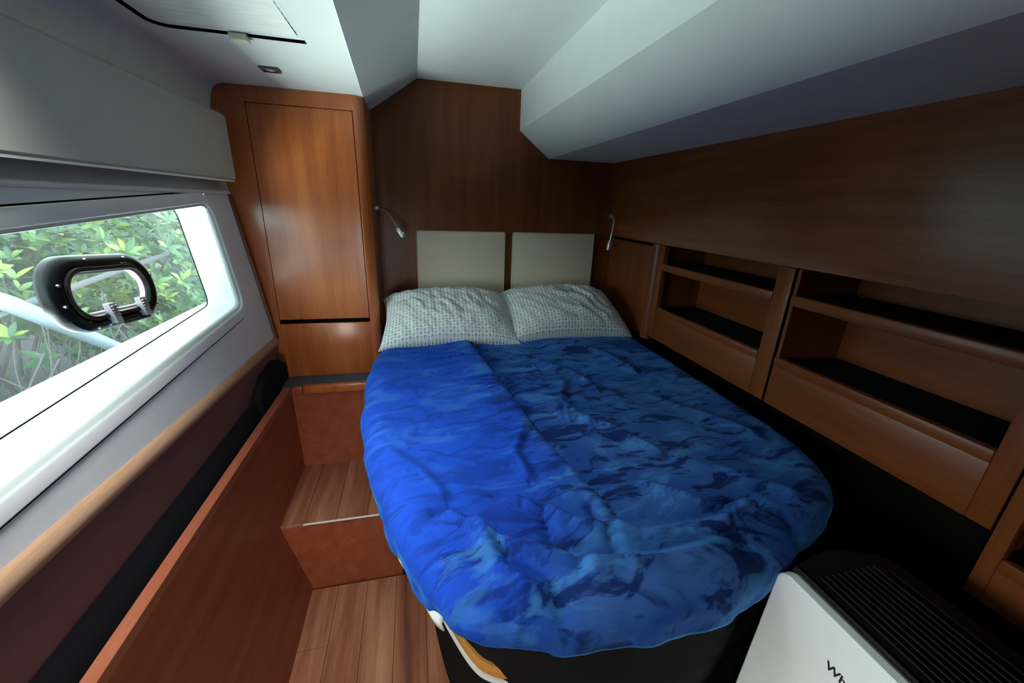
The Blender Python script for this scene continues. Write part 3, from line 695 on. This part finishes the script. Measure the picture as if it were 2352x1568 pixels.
# ---- padded headboard panels
for x0, x1, lab in ((0.008, 0.522, 'square beige padded headboard panel on the wardrobe side'), (0.566, 1.085, 'square beige padded headboard panel on the shelf side')):
    b = bx(x0, x1, YB-0.042, YB-0.001, -0.60, -0.152, bev=0.012, seg=3)
    o = tag(obj('headboard_panel', b, 'cushion', smooth=60), lab, 'headboard', 'headboard panels')
    obj('welt', B().tube([(x0+0.006, YB-0.038, -0.595), (x0+0.006, YB-0.038, -0.157), (x1-0.006, YB-0.038, -0.157), (x1-0.006, YB-0.038, -0.595)], 0.004, 6), 'cushion', o)

# ---- reading lamps
def lamp(loc, label, mount, path, head):
    t = thing('reading_lamp', loc, label, 'lamp', 'reading lamps')
    obj('mount', B().tube(mount, 0.013, 16), 'chrome', t)
    ph = smooth_path(path); obj('gooseneck', B().tube(ph, 0.0042, 10), 'chrome', t)
    hd = obj('lamp_head', B().tube(head, [0.006, 0.011, 0.0125, 0.0125, 0.011], 16), 'chrome', t)
    d = (Vector(head[-1])-Vector(head[0])).normalized(); e = Vector(head[-1])
    obj('switch', B().tube([Vector(head[2])+Vector((0.012, -0.004, 0.002)), Vector(head[2])+Vector((0.017, -0.006, 0.002))+d*0.012], 0.004, 8), 'steel', hd)
    return t
def smooth_path(p, k=8):
    P = [Vector(q) for q in p]; P = [P[0]*2-P[1]]+P+[P[-1]*2-P[-2]]; out = []
    for i in range(1, len(P)-2):
        for t in np.linspace(0, 1, k, endpoint=False):
            a, b_, c, d = P[i-1], P[i], P[i+1], P[i+2]
            out.append(0.5*((2*b_)+(c-a)*t+(2*a-5*b_+4*c-d)*t*t+(3*b_-a-3*c+d)*t**3))
    return out+[P[-2]]
lamp((-0.19, 2.34, -0.045), 'chrome gooseneck reading lamp on the wardrobe side', [(-0.191, 2.335, -0.042), (-0.180, 2.335, -0.042)],
     [(-0.183, 2.335, -0.042), (-0.165, 2.32, -0.046), (-0.135, 2.27, -0.062), (-0.105, 2.21, -0.095), (-0.082, 2.165, -0.132)],
     [(-0.083, 2.167, -0.130), (-0.079, 2.16, -0.137), (-0.072, 2.155, -0.15), (-0.058, 2.15, -0.172), (-0.056, 2.148, -0.176)])
lamp((1.19, 2.36, -0.05), 'chrome gooseneck reading lamp hanging down on the shelf side', [(1.193, 2.352, -0.045), (1.180, 2.352, -0.045)],
     [(1.185, 2.352, -0.045), (1.178, 2.335, -0.045), (1.180, 2.31, -0.052), (1.181, 2.295, -0.075), (1.174, 2.29, -0.12), (1.166, 2.29, -0.185)],
     [(1.166, 2.29, -0.182), (1.165, 2.29, -0.19), (1.163, 2.29, -0.205), (1.160, 2.29, -0.238), (1.160, 2.29, -0.243)])

# ================================================================== PORTABLE AIR CONDITIONER
ac = thing('air_conditioner', (0.87, 0.29, -1.68), 'white and black portable air conditioner standing at the foot of the bed', 'air conditioner')
AY0, AY1, AZ = 0.09, 0.492, -0.709
pr = rounded([(AY0, -1.66), (AY1, -1.66), (AY1-0.004, AZ), (AY0+0.004, AZ)], [0.02, 0.02, 0.028, 0.028], 6)
def acx(z): return 0.727-0.040*((AZ-z)/0.8)**1.0*0.9
rows = [[(acx(q[1])+0.022, q[0], q[1]) for q in pr], [(acx(q[1])+0.004, q[0], q[1]) for q in pr], [(acx(q[1]), q[0], q[1]) for q in inset(pr, 0.004)]]
b = B().strip(rows, True); L = len(pr); b.f.append(tuple(range(2*L, 3*L))); fp = obj('front_panel', b, 'acwhite', ac)
rows = [[(acx(q[1])+0.022, q[0], q[1]) for q in inset(pr, 0.003)], [(acx(q[1])+0.030, q[0], q[1]) for q in inset(pr, 0.003)]]
obj('edge_strip', B().strip(rows, True), 'acgrey', ac)
# body: rounded plan, black top
plan = rounded([(0.758, AY0+0.006), (1.02, AY0+0.01), (1.02, AY1-0.02), (0.89, AY1+0.02), (0.758, AY1-0.006)], [0.004, 0.06, 0.05, 0.10, 0.004], 8)
topz = lambda x: AZ+0.004-0.02*max(0, x-0.94)/0.1
b = B(); L = len(plan)
b.strip([[(q[0], q[1], -1.66) for q in plan], [(q[0], q[1], topz(q[0])-0.012) for q in plan], [(q[0], q[1], topz(q[0])) for q in inset(plan, 0.012)]], True); b.f.append(tuple(range(2*L, 3*L)))
obj('body', b, 'acblack', ac)
for k in range(10):
    x = 0.784+k*0.0158
    obj('slat', bx(x, x+0.006, AY0+0.05, AY1-0.045, AZ+0.003, AZ+0.0065, bev=0.0015, seg=1), 'acblack', ac)
obj('top_ridge', bx(0.953, 0.9555, AY0+0.05, AY1-0.06, AZ-0.004, AZ+0.004), 'acblack', ac)
for y in (AY0+0.06, AY1-0.06):
    for x in (0.77, 0.98): obj('caster', B().tube([(x-0.012, y, -1.667), (x+0.012, y, -1.667)], 0.0125, 10), 'acblack', ac)
fc = bpy.data.curves.new('brand', 'FONT'); fc.body = 'Whirlpool'; fc.size = 0.0238; fc.extrude = 0.0004; fc.offset = 0.00045
to = bpy.data.objects.new('brand', fc); COL.objects.link(to)
dg = bpy.context.evaluated_depsgraph_get(); me = bpy.data.meshes.new_from_object(to.evaluated_get(dg)); bpy.data.objects.remove(to)
lt = B(); z0, y0 = -0.804, 0.3525
lt.add([(acx(z0+v.co.y)-0.0005-v.co.z, y0-v.co.x, z0+v.co.y) for v in me.vertices], [tuple(p.vertices) for p in me.polygons])
obj('lettering', lt, 'ink', ac, smooth=0)

# ================================================================== OUTSIDE
water = struct('water', bx(-40, -1.06, -20, 40, -1.75, -1.70), 'water')
bank = struct('ground', bx(-40, -2.05, -20, 40, -1.74, -1.62), 'mud')
def leaf_mesh(name):
    L, W = 1.0, 0.36; vs = []; fs = []
    prof_ = [(0, 0.02), (0.18, 0.30), (0.45, 0.5), (0.7, 0.42), (0.9, 0.18), (1.0, 0.01)]
    for t, wq in prof_:
        droop = -0.12*t*t
        vs += [(-wq*W, t*L, droop+0.10*wq), (0, t*L, droop), (wq*W, t*L, droop+0.10*wq)]
    for i in range(len(prof_)-1):
        a = i*3; fs += [(a, a+1, a+4, a+3), (a+1, a+2, a+5, a+4)]
    return vs, fs
LV, LF = leaf_mesh('leaf')
lme = bpy.data.meshes.new('leaf'); lme.from_pydata(LV, [], LF); lme.materials.append(M['leaf']); lme.shade_smooth()
LVn = np.array(LV)
def bush(cx, cy, zb, rx, ry, hgt, n_big, n_stuff, seed, label, bare=0.0):
    rnd = random.Random(seed)
    t = thing('mangrove_bush', (cx, cy, zb), label, 'bush', 'mangrove bushes')
    org = Vector((cx, cy, zb))
    tips = []
    for k in range(9):
        a = rnd.uniform(0, 2*math.pi); r = rnd.uniform(0.3, 1.0)
        end = Vector((cx+rx*r*math.cos(a), cy+ry*r*math.sin(a), zb+hgt*rnd.uniform(0.5, 1.0)))
        st = Vector((cx+rnd.uniform(-0.3, 0.3)*rx, cy+rnd.uniform(-0.4, 0.4)*ry, zb))
        mid = (st+end)/2+Vector((rnd.uniform(-.15, .15), rnd.uniform(-.2, .2), rnd.uniform(-.1, .15)))
        path = smooth_path([st, mid, end], 5)
        obj('branch', B().tube(path, [0.016*(1-0.75*i/len(path)) for i in range(len(path))], 6), 'bark', t)
        tips += [(path[i]) for i in range(3, len(path))]
    def spot():
        while True:
            x, y, z = rnd.uniform(-1, 1), rnd.uniform(-1, 1), rnd.uniform(0, 1)
            if x*x+y*y+(2*z-1)**2*0.8 < 1 and z > bare*rnd.random(): break
        return Vector((cx+x*rx, cy+y*ry, zb+z*hgt))
    # whorls of leaves (rosettes at the twig ends)
    ros = []
    nl = 0
    while nl < n_big+n_stuff:
        c = spot(); k = rnd.randint(5, 8); d = Vector((rnd.uniform(0.1, 0.9), rnd.uniform(-0.6, 0.4), rnd.uniform(0.2, 1.0))).normalized()
        sh = rnd.random()
        a0 = rnd.uniform(0, 6.28); e1 = d.orthogonal().normalized(); e2 = d.cross(e1); L = rnd.uniform(0.075, 0.125)
        for j in range(k):
            a = a0+j*6.28/k; spread = rnd.uniform(0.6, 1.3)
            dirv = (d*0.65+(e1*math.cos(a)+e2*math.sin(a))*spread).normalized()
            nrm = (d-dirv*d.dot(dirv)).normalized(); side = dirv.cross(nrm)
            ros.append((c+org*0, side, dirv, nrm, L*rnd.uniform(0.8, 1.15), min(1, max(0, sh*0.75+rnd.uniform(-.15, .2)))))
            nl += 1
    ros.sort(key=lambda q: q[0].length)      # nearest leaves become parts of their own
    for q in ros[:n_big]:
        o = bpy.data.objects.new('leaf', lme); COL.objects.link(o); o.parent = t
        p = q[0]-org
        o.matrix_local = Matrix(((q[1].x*q[4], q[2].x*q[4], q[3].x*q[4], p.x), (q[1].y*q[4], q[2].y*q[4], q[3].y*q[4], p.y), (q[1].z*q[4], q[2].z*q[4], q[3].z*q[4], p.z), (0, 0, 0, 1)))
    rest = ros[n_big:]
    if rest:
        vs = []; fs = []; shd = []
        for q in rest:
            A = np.array([q[1][:], q[2][:], q[3][:]])*q[4]; k = len(vs)
            P = LVn @ A + np.array((q[0]-org)[:]); vs += P.tolist(); fs += [tuple(i+k for i in f) for f in LF]; shd += [q[5]]*len(LVn)
        me = bpy.data.meshes.new('foliage'); me.from_pydata(vs, [], fs); me.materials.append(M['foliage']); me.shade_smooth()
        at = me.attributes.new('shade', 'FLOAT', 'POINT'); at.data.foreach_set('value', np.array(shd, np.float32))
        o = bpy.data.objects.new('foliage', me); COL.objects.link(o); o.parent = t; o['kind'] = 'stuff'
    return t
bush(-2.55, 4.3, -1.40, 0.75, 1.05, 1.55, 280, 4200, 11, 'leafy green mangrove bush seen through the middle of the window')
bush(-2.9, 6.0, -1.40, 0.9, 1.2, 1.7, 260, 4200, 12, 'green mangrove bush towards the far edge of the window')
bush(-3.1, 3.3, -1.40, 0.8, 0.9, 1.6, 260, 3400, 13, 'mangrove bush at the near edge of the window above bare stems', 0.55)
bush(-4.6, 5.0, -1.40, 0.9, 2.6, 2.0, 150, 9000, 14, 'darker mangrove thicket farthest back outside the window')
# bare stems in the lower corner
rs = random.Random(5)
rt = thing('bare_mangrove_bush', (-2.3, 2.9, -1.65), 'tangle of bare grey mangrove stems low outside the window', 'stems')
for k in range(80):
    x0, y0 = -2.1-rs.random()*0.9, 2.1+rs.random()*2.2
    a = Vector((x0, y0, -1.68)); c = a+Vector((rs.uniform(-.3, .3), rs.uniform(-.5, .5), rs.uniform(0.6, 1.1)))
    m_ = (a+c)/2+Vector((rs.uniform(-.12, .12), rs.uniform(-.15, .15), 0)); r = rs.uniform(0.003, 0.012)
    obj('stem', B().tube(smooth_path([a, m_, c], 5), [r*(1-0.5*i/10) for i in range(11)], 6), 'bark', rt)
tag(obj('pipe', B().tube([(-1.95, 2.0, -0.30), (-1.97, 2.45, -0.56), (-2.0, 3.22, -1.12), (-2.0, 3.9, -1.62)], [0.045, 0.042, 0.038, 0.034], 14), 'pipe'), 'pale blue pole slanting down outside behind the porthole', 'pole')
tag(obj('mooring_rope', B().tube([(-1.9, 1.6, -0.63), (-2.0, 2.51, -0.585), (-2.0, 3.4, -0.52), (-2.0, 4.24, -0.463), (-2.05, 5.6, -0.40)], 0.018, 8), 'rope'), 'grey mooring line stretched outside behind the porthole', 'rope')
